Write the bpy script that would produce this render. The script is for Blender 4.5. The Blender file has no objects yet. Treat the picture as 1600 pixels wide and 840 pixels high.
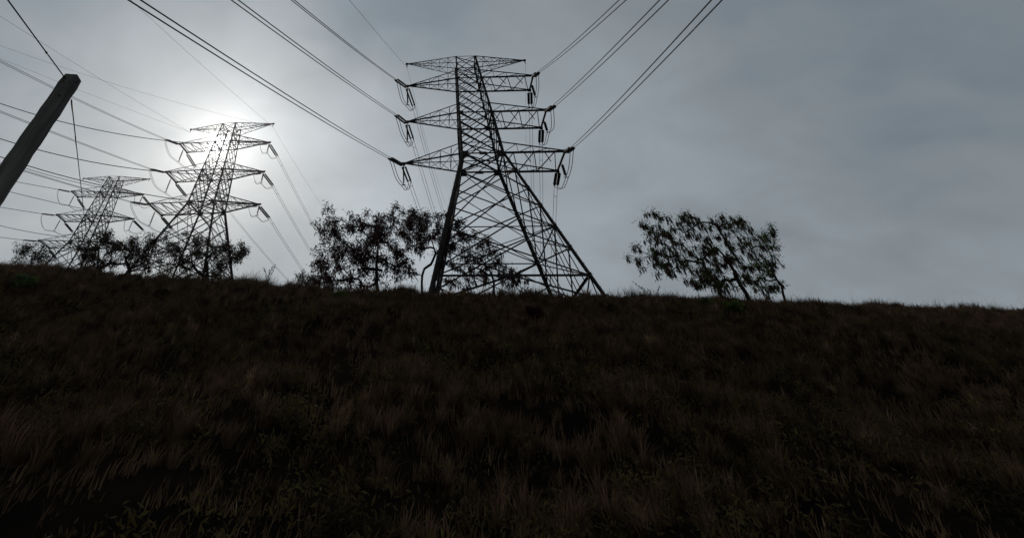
import bpy, math, random
import numpy as np
from mathutils import Vector, Matrix, noise
S = bpy.context.scene
COL = S.collection
R = random.Random(7)

# ------------------------------------------------------------------ camera
F, CX, CY, PITCH, ROLL = 686.658, 597.8, -31.12, 0.869, 0.026
cam_d = bpy.data.cameras.new('camera'); cam = bpy.data.objects.new('camera', cam_d); COL.objects.link(cam)
cam_d.sensor_width = 36; cam_d.lens = F/1600*36
cam_d.shift_x = (800-CX)/1600; cam_d.shift_y = -(420-CY)/1600
cam_d.clip_end = 6000; cam_d.clip_start = 0.05
cam.matrix_world = Matrix.Rotation(math.pi/2+PITCH, 4, 'X') @ Matrix.Rotation(ROLL, 4, 'Z')
S.camera = cam
CT, ST, CR, SR = math.cos(PITCH), math.sin(PITCH), math.cos(ROLL), math.sin(ROLL)
def ray(u, v):
    a, b = u-CX, v-CY; x = a*CR+b*SR; y = -a*SR+b*CR
    return Vector((x/F, CT+y/F*ST, ST-y/F*CT))
def at_y(u, v, y):
    d = ray(u, v); return d*(y/d.y)
def on_vertical(u, v, A):                       # height on the vertical through A that is seen at row v
    lo, hi = A.z-30, A.z+30
    for _ in range(50):
        m = (lo+hi)/2
        if project(Vector((A.x, A.y, m)))[1] > v: lo = m
        else: hi = m
    return Vector((A.x, A.y, m))
def project(P):
    d = P.y*CT+P.z*ST; vv = -P.y*ST+P.z*CT; u = F*P.x/d; v = -F*vv/d
    return CX+u*CR-v*SR, CY+u*SR+v*CR

# ------------------------------------------------------------------ helpers
def tag(o, label=None, cat=None, group=None, kind=None):
    if label: o['label'] = label
    if cat: o['category'] = cat
    if group: o['group'] = group
    if kind: o['kind'] = kind
    return o
def empty(name, loc, rz=0, **k):
    o = bpy.data.objects.new(name, None); COL.objects.link(o); o.location = loc; o.rotation_euler.z = rz
    o.empty_display_size = .5
    return tag(o, **k)
class MB:
    def __init__(s): s.v = []; s.f = []
    def bar(s, p, q, w, up=None, t=None):       # rolled steel angle from p to q
        p, q = Vector(p), Vector(q); d = (q-p)
        if d.length < 1e-4: return
        d.normalize(); up = Vector(up) if up else Vector((.3, .5, .8))
        if abs(d.dot(up.normalized())) > .97: up = Vector((1, .2, 0))
        a = d.cross(up).normalized(); b = d.cross(a).normalized()
        t = t or w*.22; h = w/2
        pr = [(-h, -h), (h, -h), (h, -h+t), (-h+t, -h+t), (-h+t, h), (-h, h)]
        n = len(s.v)
        for c in (p, q):
            for x, y in pr: s.v.append(c+a*x+b*y)
        for i in range(6): j = (i+1) % 6; s.f.append((n+i, n+j, n+6+j, n+6+i))
        s.f += [(n, n+5, n+4, n+3), (n, n+3, n+2, n+1), (n+6, n+7, n+8, n+9), (n+6, n+9, n+10, n+11)]
    def box(s, c, sx, sy, sz, M=None):
        n = len(s.v)
        for x in (-1, 1):
            for y in (-1, 1):
                for z in (-1, 1):
                    w = Vector((x*sx/2, y*sy/2, z*sz/2)); s.v.append((M @ w if M else w)+Vector(c))
        s.f += [(n+a, n+b, n+c_, n+d) for a, b, c_, d in ((0, 1, 3, 2), (4, 6, 7, 5), (0, 4, 5, 1), (2, 3, 7, 6), (0, 2, 6, 4), (1, 5, 7, 3))]
    def tube(s, pts, rad, n=6, caps=True):
        pts = [Vector(p) for p in pts]; base = len(s.v); m = len(pts)
        rs = rad if hasattr(rad, '__len__') else [rad]*m
        ref = None
        for i, p in enumerate(pts):
            d = (pts[min(i+1, m-1)]-pts[max(i-1, 0)])
            d = d.normalized() if d.length > 1e-7 else Vector((0, 0, 1))
            if ref is None: ref = Vector((0, 0, 1)) if abs(d.z) < .9 else Vector((1, 0, 0))
            a = (ref-d*ref.dot(d)).normalized(); b = d.cross(a); ref = a
            for k in range(n):
                t = 2*math.pi*k/n; s.v.append(p+(a*math.cos(t)+b*math.sin(t))*rs[i])
        for i in range(m-1):
            for k in range(n):
                k2 = (k+1) % n; s.f.append((base+i*n+k, base+i*n+k2, base+(i+1)*n+k2, base+(i+1)*n+k))
        if caps:
            s.f.append(tuple(base+k for k in range(n-1, -1, -1))); s.f.append(tuple(base+(m-1)*n+k for k in range(n)))
    def build(s, name, mat, parent=None, smooth=False, **k):
        me = bpy.data.meshes.new(name); me.from_pydata([tuple(x) for x in s.v], [], s.f); me.update()
        if smooth: me.polygons.foreach_set('use_smooth', [True]*len(me.polygons))
        me.materials.append(mat)
        o = bpy.data.objects.new(name, me); COL.objects.link(o)
        if parent: o.parent = parent
        return tag(o, **k)
def raw_mesh(name, V, Fc, mat, nper, smooth=False):  # numpy arrays -> object
    me = bpy.data.meshes.new(name)
    me.vertices.add(len(V)); me.vertices.foreach_set('co', V.astype(np.float32).ravel())
    me.loops.add(Fc.size); me.loops.foreach_set('vertex_index', Fc.astype(np.int32).ravel())
    nf = len(Fc); me.polygons.add(nf)
    me.polygons.foreach_set('loop_start', np.arange(0, nf*nper, nper, dtype=np.int32))
    me.update(calc_edges=True); me.materials.append(mat)
    if smooth: me.polygons.foreach_set('use_smooth', [True]*nf)
    o = bpy.data.objects.new(name, me); COL.objects.link(o); return o

# ------------------------------------------------------------------ materials
def mat(name, c1, c2, scale=2., rough=.7, metal=0., c3=None, bump=0., detail=5, coord='Object', trans=0., stretch=None, spec=.3):
    m = bpy.data.materials.new(name); m.use_nodes = True; nt = m.node_tree; N = nt.nodes; L = nt.links
    b = N['Principled BSDF']; b.inputs['Roughness'].default_value = rough; b.inputs['Metallic'].default_value = metal
    b.inputs['Specular IOR Level'].default_value = spec
    tc = N.new('ShaderNodeTexCoord'); mp = N.new('ShaderNodeMapping')
    if stretch: mp.inputs['Scale'].default_value = stretch
    L.new(tc.outputs[coord], mp.inputs[0])
    n = N.new('ShaderNodeTexNoise'); n.inputs['Scale'].default_value = scale; n.inputs['Detail'].default_value = detail
    L.new(mp.outputs[0], n.inputs['Vector'])
    cr = N.new('ShaderNodeValToRGB'); e = cr.color_ramp.elements
    e[0].position = .35; e[0].color = (*c1, 1); e[1].position = .65; e[1].color = (*c2, 1)
    if c3: x = e.new(.78); x.color = (*c3, 1)
    L.new(n.outputs['Fac'], cr.inputs[0]); L.new(cr.outputs[0], b.inputs['Base Color'])
    if bump:
        bp = N.new('ShaderNodeBump'); bp.inputs['Strength'].default_value = bump; L.new(n.outputs['Fac'], bp.inputs['Height']); L.new(bp.outputs[0], b.inputs['Normal'])
    if trans:
        tr = N.new('ShaderNodeBsdfTranslucent'); mx = N.new('ShaderNodeMixShader'); mx.inputs[0].default_value = trans
        L.new(cr.outputs[0], tr.inputs[0]); L.new(b.outputs[0], mx.inputs[1]); L.new(tr.outputs[0], mx.inputs[2])
        L.new(mx.outputs[0], N['Material Output'].inputs[0])
    return m
M_STEEL = mat('weathered_dark_steel', (.014, .010, .010), (.03, .023, .021), 3., .8, .2, c3=(.05, .02, .015))
M_STEEL2 = mat('dark_lattice_steel', (.010, .009, .009), (.022, .019, .018), 4., .75, .2)
M_WIRE = mat('weathered_aluminium_cable', (.02, .02, .02), (.04, .04, .042), 8., .7, .3)
M_INS = mat('brown_porcelain', (.018, .009, .007), (.035, .018, .013), 6., .45)
M_WOOD = mat('old_creosoted_timber', (.06, .053, .05), (.18, .165, .15), 9., .9, c3=(.3, .25, .18), bump=.5, stretch=(1, 1, .08), detail=8, spec=.1)
M_BARK = mat('tree_bark', (.014, .010, .009), (.035, .026, .022), 14., .95, bump=.4, spec=.05)
M_LEAFB = mat('dry_brown_leaf', (.03, .012, .010), (.075, .032, .026), .9, .8, c3=(.08, .055, .025), trans=.2, spec=.1)
M_LEAFG = mat('olive_green_leaf', (.04, .06, .018), (.10, .15, .04), .8, .75, c3=(.17, .22, .06), trans=.35, spec=.1)
M_LEAFD = mat('dark_brown_green_leaf', (.025, .016, .013), (.055, .042, .023), 1., .8, c3=(.035, .065, .035), trans=.2, spec=.1)
M_POD = mat('brown_seed_pod', (.04, .016, .012), (.08, .04, .03), 3., .8, trans=.1, spec=.1)
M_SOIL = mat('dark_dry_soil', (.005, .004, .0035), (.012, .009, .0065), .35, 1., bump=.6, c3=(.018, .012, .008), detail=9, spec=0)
M_GRASS = mat('dry_brown_grass', (.018, .012, .008), (.16, .10, .06), 1.3, .95, c3=(.42, .33, .17), trans=.35, detail=9, spec=.03)
M_SCRUB = mat('olive_scrub_leaf', (.018, .012, .009), (.10, .075, .03), .7, .9, c3=(.16, .21, .05), trans=.3, spec=.05)

# ------------------------------------------------------------------ terrain
CRX = [-3, -.738, -.65, -.559, -.44, -.317, -.24, -.19, -.142, .141, .443, .757, 1.248, 3]
CRR = [.290, .287, .286, .2822, .277, .2725, .2725, .2685, .2625, .2605, .2618, .2605, .2575, .25]
def noi(x, y, s, o=0): return noise.noise(Vector((x*s+o, y*s-o, o*1.7)))
def ground(x, y):
    c = 52*float(np.interp(x/52, CRX, CRR))-.42
    c += .3*noi(x, 0, .25)+.22*noi(x, 0, .8, 5)
    if y < 13: z = -1.6
    elif y < 52:
        t = (y-13)/39; t2 = t*.82+.18*t*t*(3-2*t)
        z = -1.6+(c+1.6)*t2
        e = min(1, t*5)*min(1, (1-t)*3.2)
        z += e*(1.1*noi(x, y, .09, 3)+.5*noi(x, y, .3, 9)-.5)
    else:
        d = y-52; z = c+(.15*d if d < 130 else 19.5+.15*(d-130)*max(0, 1-(d-130)/400.) if d < 330 else 19.5+.15*200*.5-(d-330)*.02)
        z += min(1, d/10)*(.25*noi(x, y, .08, 3)-.1)-.15*min(1, d/4)
    z += .06*noi(x, y, 1.1, 2)
    return z
def axis(segs):
    r = []
    for a, b, st in segs: r += list(np.arange(a, b, st))
    return r+[segs[-1][1]]
xs = axis([(-3000, -400, 200), (-400, -120, 20), (-120, -70, 4), (-70, 95, .8), (95, 140, 4), (140, 400, 20), (400, 3000, 200)])
ys = axis([(-3000, -200, 200), (-200, -20, 20), (-20, 12, 2), (12, 56, .6), (56, 110, 3), (110, 200, 8), (200, 600, 40), (600, 4000, 200)])
nx, ny = len(xs), len(ys)
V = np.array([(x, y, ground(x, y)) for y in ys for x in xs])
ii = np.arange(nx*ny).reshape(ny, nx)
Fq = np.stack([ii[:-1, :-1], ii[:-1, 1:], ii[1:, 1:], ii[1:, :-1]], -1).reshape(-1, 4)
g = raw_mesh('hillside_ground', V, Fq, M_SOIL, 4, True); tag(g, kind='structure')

# ------------------------------------------------------------------ grass and scrub
rg = np.random.default_rng(3)
def blades(P, h, w, lean, curve, n):
    """P (n,3) roots -> curved blades, three triangles each"""
    az = rg.uniform(0, 2*np.pi, n); ln = lean*rg.uniform(.2, 1.4, n)
    dx, dy = np.cos(az)*ln+.25, np.sin(az)*ln
    fa = rg.uniform(0, np.pi, n); wx, wy = np.cos(fa)*w/2, np.sin(fa)*w/2
    out = np.empty((n, 5, 3))
    for k, (t, ww) in enumerate(((0, 1), (0, -1), (.55, .8), (.55, -.8), (1, 0))):
        out[:, k, 0] = P[:, 0]+dx*h*t**curve+wx*ww
        out[:, k, 1] = P[:, 1]+dy*h*t**curve+wy*ww
        out[:, k, 2] = P[:, 2]-.05+h*t*(1-.25*ln*t)
    idx = np.arange(n)[:, None, None]*5+np.array([[0, 1, 3], [0, 3, 2], [2, 3, 4]])[None]
    return out.reshape(-1, 3), idx.reshape(-1, 3)
def tussocks(C, k, hmin, hmax, w):
    n = len(C)*k; P = np.repeat(C, k, 0); hs = np.repeat(rg.uniform(hmin, hmax, len(C)), k)*rg.uniform(.55, 1.1, n)
    az = rg.uniform(0, 2*np.pi, n); ro = np.sqrt(rg.uniform(0, 1, n)); P = P+np.stack([np.cos(az)*ro*.16, np.sin(az)*ro*.16, -0.0*ro], 1)
    ln = ro*rg.uniform(.35, 1.15, n); dx, dy = np.cos(az)*ln+.12, np.sin(az)*ln; fa = az+np.pi/2+rg.normal(0, .5, n); wx, wy = np.cos(fa)*w/2, np.sin(fa)*w/2
    out = np.empty((n, 5, 3))
    for j, (t, ww) in enumerate(((0, 1), (0, -1), (.55, .8), (.55, -.8), (1, 0))):
        out[:, j, 0] = P[:, 0]+dx*hs*t**1.8+wx*ww; out[:, j, 1] = P[:, 1]+dy*hs*t**1.8+wy*ww; out[:, j, 2] = P[:, 2]-.05+hs*(t*(1+.25*ln)-.55*ln*t*t)
    idx = np.arange(n)[:, None, None]*5+np.array([[0, 1, 3], [0, 3, 2], [2, 3, 4]])[None]
    return out.reshape(-1, 3), idx.reshape(-1, 3)
def scatter_slope(n, y0, y1, power, clump):
    pts = []
    while len(pts) < n:
        y = y0+(y1-y0)*R.random()**power; hw = y*1.0+6
        x = R.uniform(-hw*.85, hw*1.45)
        k = noi(x, y, .35, 21)+.5*noi(x, y, 1.1, 4)
        if k < R.uniform(-.5, clump): continue
        z = ground(x, y)
        m = R.randint(5, 12); r = R.uniform(.06, .25)
        for _ in range(m): pts.append((x+R.gauss(0, r), y+R.gauss(0, r), z))
    return np.array(pts[:n])
P = scatter_slope(100000, 13.5, 51, .58, .15); n = len(P)
h = rg.uniform(.25, .8, n)*(1-.3*(P[:, 1] < 22)); v1, f1 = blades(P, h, .035+.012*rg.random(n), .45, 1.7, n)
P2 = scatter_slope(60000, 49.0, 54.5, 1., .2); n2 = len(P2)
hk = np.array([.5+.75*noi(p[0], p[1], .45, 8)+.5*noi(p[0], p[1], 1.7, 3) for p in P2])
v2, f2 = blades(P2, rg.uniform(.3, 1.05, n2)*np.clip(hk, .2, 1.6), .035, .4, 1.7, n2)
tall = []
for _ in range(5200):
    u_ = R.choice((R.uniform(0, 130), R.uniform(370, 445), R.uniform(440, 520), R.gauss(975, 30), R.gauss(1030, 30), R.uniform(1120, 1260), R.uniform(780, 850), R.uniform(560, 760), R.uniform(0, 1600)))
    y_ = R.uniform(50.3, 53.2); q_ = at_y(u_, 455, y_); x_ = q_.x+R.gauss(0, .12); tall.append((x_, y_, ground(x_, y_)))
P3 = np.array(tall); n3 = len(P3)
v3, f3 = blades(P3, rg.uniform(.5, 1.9, n3)*np.array([.75+.6*noi(p[0], 0, .6, 14) for p in P3]), .022, .6, 1.9, n3)
C4 = []
while len(C4) < 3000:
    y_ = 13.8+38.5*R.random()**.62; x_ = R.uniform(-(y_*.85+5), y_*1.42+6)
    if noi(x_, y_, .22, 51)+.5*noi(x_, y_, .8, 7) > R.uniform(-.35, .3): C4.append((x_, y_, ground(x_, y_)))
for _ in range(520):
    x_ = R.uniform(-48, 80); y_ = R.uniform(50.5, 53.3)
    if noi(x_, 0, .35, 61) > R.uniform(-.35, .25): C4.append((x_, y_, ground(x_, y_)))
v4, f4 = tussocks(np.array(C4), 46, .45, 1.15, .035)
VV, FF, off = [], [], 0
for v_, f_ in ((v1, f1), (v2, f2), (v3, f3), (v4, f4)): VV.append(v_); FF.append(f_+off); off += len(v_)
o = raw_mesh('dry_grass', np.concatenate(VV), np.concatenate(FF), M_GRASS, 3)
tag(o, 'dry brown grass covering the dark embankment', 'grass', kind='stuff')
# leaf-sized scrub faces in low cushions
def leafcloud(centres, radii, per, size, droop=.3):
    n = len(centres)*per; C = np.repeat(np.array(centres), per, 0); Rr = np.repeat(np.array(radii), per)[:, None]
    d = rg.normal(size=(n, 3)); d /= np.linalg.norm(d, axis=1)[:, None]
    p = C+d*Rr*rg.uniform(.25, 1., (n, 1))**.6*np.array([1, 1, .75])
    ax = rg.normal(size=(n, 3)); ax[:, 2] -= droop; ax /= np.linalg.norm(ax, axis=1)[:, None]
    sd = np.cross(ax, rg.normal(size=(n, 3))); sd /= np.linalg.norm(sd, axis=1)[:, None]
    L = size*rg.uniform(.6, 1.4, (n, 1)); W = L*.14
    q = np.stack([p, p+ax*L*.45+sd*W, p+ax*L, p+ax*L*.45-sd*W], 1)
    return q.reshape(-1, 3), np.arange(n*4).reshape(-1, 4)
cs, rs = [], []
while len(cs) < 9000:
    y = 14+39.5*R.random()**.7; x = R.uniform(-(y*.9+4), y*1.4+5)
    if noi(x, y, .14, 33)+.4*noi(x, y, .5, 12) < R.uniform(-.2, .25): continue
    r = R.uniform(.2, .75)*(1 if y < 46 else .7); cs.append((x, y, ground(x, y)+r*.3)); rs.append(r)
for _ in range(420):
    u_ = R.choice((R.uniform(0, 260), R.uniform(440, 700), R.uniform(690, 900), R.uniform(900, 1250), R.uniform(0, 1600))); y_ = R.uniform(50., 53.5); q_ = at_y(u_, 455, y_)
    if noi(q_.x, 0, .5, 40) < R.uniform(-.3, .3): continue
    r_ = R.uniform(.15, .5); cs.append((q_.x, y_, ground(q_.x, y_)+r_*R.uniform(.1, .7))); rs.append(r_)
v, f = leafcloud(cs, rs, 40, .2)
o = raw_mesh('low_scrub', v, f, M_SCRUB, 4); tag(o, 'low olive and brown scrub cushions on the dark embankment', 'scrub', kind='stuff')

# ------------------------------------------------------------------ lattice towers
ZL = dict(t=19.798, el=18.275, u1=16.402, l1=14.612, u2=9.125, l2=7.329, u3=1.833, l3=0.)
def W(z): return float(np.interp(z, [0, 7.329, 14.612, 19.798], [3, 2.601, 2.084, 1.732])) if z >= 0 else 3-.318*z
UP = [0, 1.833, 3.66, 5.5, 7.329, 9.125, 10.95, 12.78, 14.612, 16.402, 18.275, 19.798]
DN = [0, -3.15, -6.2, -8.85, -11.7, -14.4, -17.5]
ARM = {3: (12.117, 12.124), 2: (11.374, 11.366), 1: (11.139, 11.08)}
TOW = []
def tower(X, Y, K, yaw, boxside, label, steel):
    gz = ground(X, Y)-.3; root = empty('lattice_pylon', (X, Y, gz), yaw, label=label, cat='pylon', group='transmission towers on the ridge')
    H = K-gz; c, s = math.cos(yaw), math.sin(yaw)
    def L(x, y, z): return Vector((x, y, z+H))
    def wpt(x, y, z): return Vector((X+x*c-y*s, Y+x*s+y*c, K+z))
    def corner(sx, sy, z): w = W(z); return L(sx*w, sy*w, z)
    foot = {}
    for sx in (-1, 1):
        for sy in (-1, 1):
            z = -19.
            for _ in range(20):
                w = W(z); q = wpt(sx*w, sy*w, z); z = ground(q.x, q.y)-.25-K
            foot[sx, sy] = z
            m = MB(); o = (sx, sy, 0)
            m.bar(corner(sx, sy, 0), corner(sx, sy, z), .41, o, .09)
            m.bar(corner(sx, sy, 0), corner(sx, sy, 7.329), .35, o, .08)
            m.bar(corner(sx, sy, 7.329), corner(sx, sy, 19.8), .28, o, .07)
            for zz in DN[1:]+[3.66, 7.33]:             # splice plates
                p = corner(sx, sy, zz); k_ = .42 if zz < 0 else .34; m.box(p, k_, k_, .5)
            for k in range(36):                        # step bolts
                zz = z+1.5+k*.62; p = corner(sx, sy, zz)
                m.box(p+Vector((sx*.3 if k % 2 else 0, 0 if k % 2 else sy*.3, 0)), .3 if k % 2 else .035, .035 if k % 2 else .3, .035)
            m.build('leg', steel, root)
            m = MB(); m.box(corner(sx, sy, z+.1), 1.3, 1.3, .7); m.build('footing', M_SOIL, root)
    faces = [((-1, -1), (1, -1)), ((1, -1), (1, 1)), ((1, 1), (-1, 1)), ((-1, 1), (-1, -1))]
    for a, b in faces:
        m = MB()
        n_ = Vector(((a[0]+b[0])/2, (a[1]+b[1])/2, 0))
        A = lambda z: corner(a[0], a[1], z)-n_*.05
        B = lambda z: corner(b[0], b[1], z)-n_*.05
        A2 = lambda z: corner(a[0], a[1], z)-n_*.2
        B2 = lambda z: corner(b[0], b[1], z)-n_*.2
        for i in range(len(UP)-2):
            w = .15 if i < 4 else .11
            m.bar(A(UP[i]), B(UP[i+2]), w, n_); m.bar(B2(UP[i]), A2(UP[i+2]), w, n_)
        m.bar(A(0), B(UP[1]), .12, n_); m.bar(B2(0), A2(UP[1]), .12, n_)
        m.bar(A(UP[-2]), B(UP[-1]), .1, n_); m.bar(B2(UP[-2]), A2(UP[-1]), .1, n_)
        for z in (0, 1.833, 7.329, 9.125, 14.612, 16.402, 18.275, 19.798): m.bar(A(z), B(z), .2 if z in (0, 7.329, 14.612) else .11, n_)
        m.bar(A(0), B(-3.15), .16, n_); m.bar(B2(0), A2(-3.15), .16, n_)
        for i in range(len(DN)-2):
            m.bar(A(DN[i]), B(DN[i+2]), .155, n_); m.bar(B2(DN[i]), A2(DN[i+2]), .12, n_)
        m.bar(A(-11.7), B(-11.7), .12, n_); m.bar(A(-17.5), B(-17.5), .22, n_)
        mid = (A(-17.5)+B(-17.5))/2
        m.bar(A2(-14.4), mid, .13, n_); m.bar(B2(-14.4), mid, .13, n_)
        for Q, k in ((A, a), (B, b)):                    # knee brace to the foot and its small struts
            zf = foot[k]+.7; ft = Q(zf); m.bar(mid, ft, .17, n_)
            nd = mid.lerp(ft, .80); m.bar(nd, Q(-17.5), .13, n_); m.bar(nd, Vector((nd.x, nd.y, ft.z)), .11, n_)
            m.bar(Vector((nd.x, nd.y, ft.z)), ft, .16, n_)
            n2 = mid.lerp(ft, .42); q = Q(-17.5); m.bar(n2, (q+mid)/2, .1, n_)
        m.build('face_bracing', steel, root)
        if a[0] == b[0]:                                 # redundant hangers of the side faces
            m = MB()
            for z0, t in ((-3.15, .16), (-6.2, .28), (-8.85, .42), (-11.7, .62)):
                for Q, Q2 in ((A2, B2), (B2, A2)):
                    p = Q(z0); e = Q(-17.5).lerp(Q2(-17.5), .5-t*.62 if z0 > -11 else .1); m.bar(p, e, .09, n_)
            m.build('redundant_struts', steel, root)
    m = MB()                                             # gusset plates at the waist and diaphragms
    for sx in (-1, 1):
        for sy in (-1, 1):
            p = corner(sx, sy, 0)
            plate = lambda c_, *d_: (m_.box(c_, *d_), m_.build('gusset_plate', steel, root))
            m_ = MB(); plate(p+Vector((-sx*.32, sy*.03, -.1)), 1.05, .06, 1.0)
            m_ = MB(); plate(p+Vector((sx*.03, -sy*.32, -.1)), .06, 1.05, 1.0)
            m_ = MB(); plate(corner(sx, sy, 7.329)+Vector((-sx*.25, sy*.03, 0)), .7, .06, .6)
    for sy in (-1, 1): m_ = MB(); plate(L(0, sy*3.05, -.02), 1.1, .06, .45)
    for z in (0, 7.329, 14.612, -11.7):
        m = MB(); m.bar(corner(-1, -1, z), corner(1, 1, z), .1); m.bar(corner(1, -1, z), corner(-1, 1, z), .1)
        m.build('diaphragm', steel, root)
    tips = {}
    for lv in (3, 2, 1):
        zl, zu = ZL['l%d' % lv], ZL['u%d' % lv]; wl, wu = W(zl), W(zu)
        # pointed arm
        sd = -boxside; tp = L(sd*ARM[lv][0], 0, zl+.12)
        m = MB(); lc = MB()
        lo = [L(sd*wl, sy*wl, zl) for sy in (-1, 1)]; hi = [L(sd*wu, sy*wu, zu) for sy in (-1, 1)]
        for p in lo: m.bar(p, tp, .24)
        for p in hi: m.bar(p, tp, .14)
        m.box(tp, .7, .35, .3)
        N = 5
        for k in (0, 1):
            for j in range(1, N+1):
                t0, t1 = (j-1)/N*.92, j/N*.92
                lc.bar(lo[k].lerp(tp, t1), hi[k].lerp(tp, t1), .08)
                if j % 2: lc.bar(hi[k].lerp(tp, t0), lo[k].lerp(tp, t1), .08)
                else: lc.bar(lo[k].lerp(tp, t0), hi[k].lerp(tp, t1), .08)
        for j in range(1, N+1):
            t0, t1 = (j-1)/N*.92, j/N*.92; k = j % 2
            lc.bar(lo[k].lerp(tp, t0), lo[1-k].lerp(tp, t1), .08); lc.bar(lo[0].lerp(tp, t1), lo[1].lerp(tp, t1), .07)
            if j < 4: lc.bar(hi[0].lerp(tp, t1), hi[1].lerp(tp, t1), .06)
        a_ = m.build('pointed_crossarm', steel, root); lc.build('lacing', steel, a_)
        tips['P', lv] = wpt(sd*ARM[lv][0], 0, zl)
        # box arm
        sd = boxside; xe = sd*ARM[lv][1]
        m = MB(); lc = MB()
        lo = [L(sd*wl, sy*wl, zl) for sy in (-1, 1)]; hi = [L(sd*wu, sy*wu, zu) for sy in (-1, 1)]
        en = [L(xe, sy*wl*1.018, zl) for sy in (-1, 1)]
        for k in (0, 1): m.bar(lo[k], en[k], .24); m.bar(hi[k], en[k]+Vector((0, 0, .12)), .14)
        m.bar(en[0], en[1], .3); m.box(en[0], .5, .4, .4); m.box(en[1], .5, .4, .4)
        N = 3 if boxside > 0 else 4
        for j in range(N):                             # plan lacing of the bottom panel (zigzag)
            t0, tm, t1 = j/N, (j+.5)/N, (j+1)/N
            if boxside > 0:
                lc.bar(lo[1].lerp(en[1], t0*.97), lo[0].lerp(en[0], tm), .12); lc.bar(lo[0].lerp(en[0], tm), lo[1].lerp(en[1], t1*.97), .12)
                lc.bar(lo[0].lerp(en[0], max(.02, t0)), (lo[1].lerp(en[1], tm)+lo[0].lerp(en[0], tm))/2, .1)
            else:
                lc.bar(lo[0].lerp(en[0], t1*.93), lo[1].lerp(en[1], t1*.93), .12); lc.bar(lo[0].lerp(en[0], t1*.93), lo[1].lerp(en[1], t0), .12)
        for k in (0, 1):
            e = en[k]+Vector((0, 0, .12))
            for j in range(1, 4):
                t0, t1 = (j-1)/4, j/4
                lc.bar(lo[k].lerp(e, t1), hi[k].lerp(e, t1), .08); lc.bar(lo[k].lerp(e, t0), hi[k].lerp(e, t1), .07)
        a_ = m.build('box_crossarm', steel, root); lc.build('lacing', steel, a_)
        for k, sy in ((0, -1), (1, 1)): tips['X', lv, sy] = wpt(xe, sy*wl*1.018, zl)
        tips['X', lv, 0] = wpt(xe, 0, zl)
    for sd in (-1, 1):                                   # earth wire arms
        tp = L(sd*11.042, 0, 19.798); m = MB(); lc = MB()
        hi = [corner(sd, sy, 19.798) for sy in (-1, 1)]; lo = [corner(sd, sy, 18.275) for sy in (-1, 1)]
        for p in hi: m.bar(p, tp, .13)
        for p in lo: m.bar(p, tp, .11)
        m.box(tp, .5, .3, .3); m.bar(tp, tp-Vector((0, 0, .8)), .12)
        for k in (0, 1):
            for j in range(1, 6):
                t0, t1 = (j-1)/6, j/6
                lc.bar(lo[k].lerp(tp, t1), hi[k].lerp(tp, t1), .07)
                lc.bar(*((hi[k].lerp(tp, t0), lo[k].lerp(tp, t1)) if j % 2 else (lo[k].lerp(tp, t0), hi[k].lerp(tp, t1))), .07)
        for j in range(1, 6):
            t0, t1 = (j-1)/6, j/6; k = j % 2
            lc.bar(hi[k].lerp(tp, t0), hi[1-k].lerp(tp, t1), .07); lc.bar(hi[0].lerp(tp, t1), hi[1].lerp(tp, t1), .06)
            lc.bar(lo[k].lerp(tp, t0), lo[1-k].lerp(tp, t1), .06)
        a_ = m.build('earth_wire_arm', steel, root); lc.build('lacing', steel, a_)
        tips['E', sd] = wpt(sd*11.042, 0, 19.798-.8)
    TOW.append(tips)
    return tips
T0 = tower(16.07, 65.362, 34.014, -.089, 1, 'biggest and tallest lattice pylon, dark and complete, standing between the brown trees', M_STEEL)
T1 = tower(-37.528, 101.804, 41.093, -.168, -1, 'middle sized lattice pylon with the hazy sun shining behind its top arms', M_STEEL2)
T2 = tower(-86.268, 145.708, 47.306, -.036, -1, 'smallest lattice pylon, half hidden by bushes beyond the leaning looking wooden post', M_STEEL2)

# ------------------------------------------------------------------ wires and insulators
def vplane(u, v, A, az):                                # point of ray (u,v) on the vertical plane through A
    d = ray(u, v); h = Vector((math.sin(az), math.cos(az)))
    n = Vector((h.y, -h.x)); t = (A.x*n.x+A.y*n.y)/(d.x*n.x+d.y*n.y); return d*t
def pt_at(A, az, s, z): return Vector((A.x+math.sin(az)*s, A.y+math.cos(az)*s, z))
def span(A, az, px, ext=1.1, cmin=0.0004, cmax=.004):
    """sagging span through A seen at the given points; returns 3D polyline"""
    ss, zz = [], []
    for u, v in px:
        q = vplane(u, v, A, az); ss.append((q.x-A.x)*math.sin(az)+(q.y-A.y)*math.cos(az)); zz.append(q.z-A.z)
    ss, zz = np.array(ss), np.array(zz)
    if len(px) >= 2:
        M = np.stack([ss, ss*ss], 1); b, c = np.linalg.lstsq(M, zz, rcond=None)[0]
    else: b, c = None, None
    if c is None or not (cmin <= c <= cmax):
        c = cmin if c is None else min(max(c, cmin), cmax); b = float(np.mean((zz-c*ss*ss)/ss)) if len(px) < 2 else float(np.sum((zz-c*ss*ss)*ss)/np.sum(ss*ss))
    smax = ss[np.argmax(abs(ss))]*ext
    print('span A', tuple(round(x, 1) for x in A), 'az', round(math.degrees(az)), 's', ss.round(1), 'b', round(float(b), 3), 'c', round(float(c), 5), 'endz', round(A.z+b*smax+c*smax**2, 1))
    return [pt_at(A, az, smax*t, A.z+b*smax*t+c*(smax*t)**2) for t in np.linspace(0, 1, 28)]
def shift(pts, az, off): 
    n = Vector((math.cos(az), -math.sin(az), 0)); return [p+n*off for p in pts]
def disc_stack(m, p, q, r=.17):
    p, q = Vector(p), Vector(q); L = (q-p).length; n = max(6, int(L/.17)); pts = []; rad = []
    for i in range(n):
        t = i/n
        for dt, rr in ((.0, .35), (.25, 1.), (.6, .8), (.8, .35)): pts.append(p.lerp(q, t+dt/n)); rad.append(r*rr)
    m.tube(pts, rad, 8)
SIDE = {}
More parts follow.
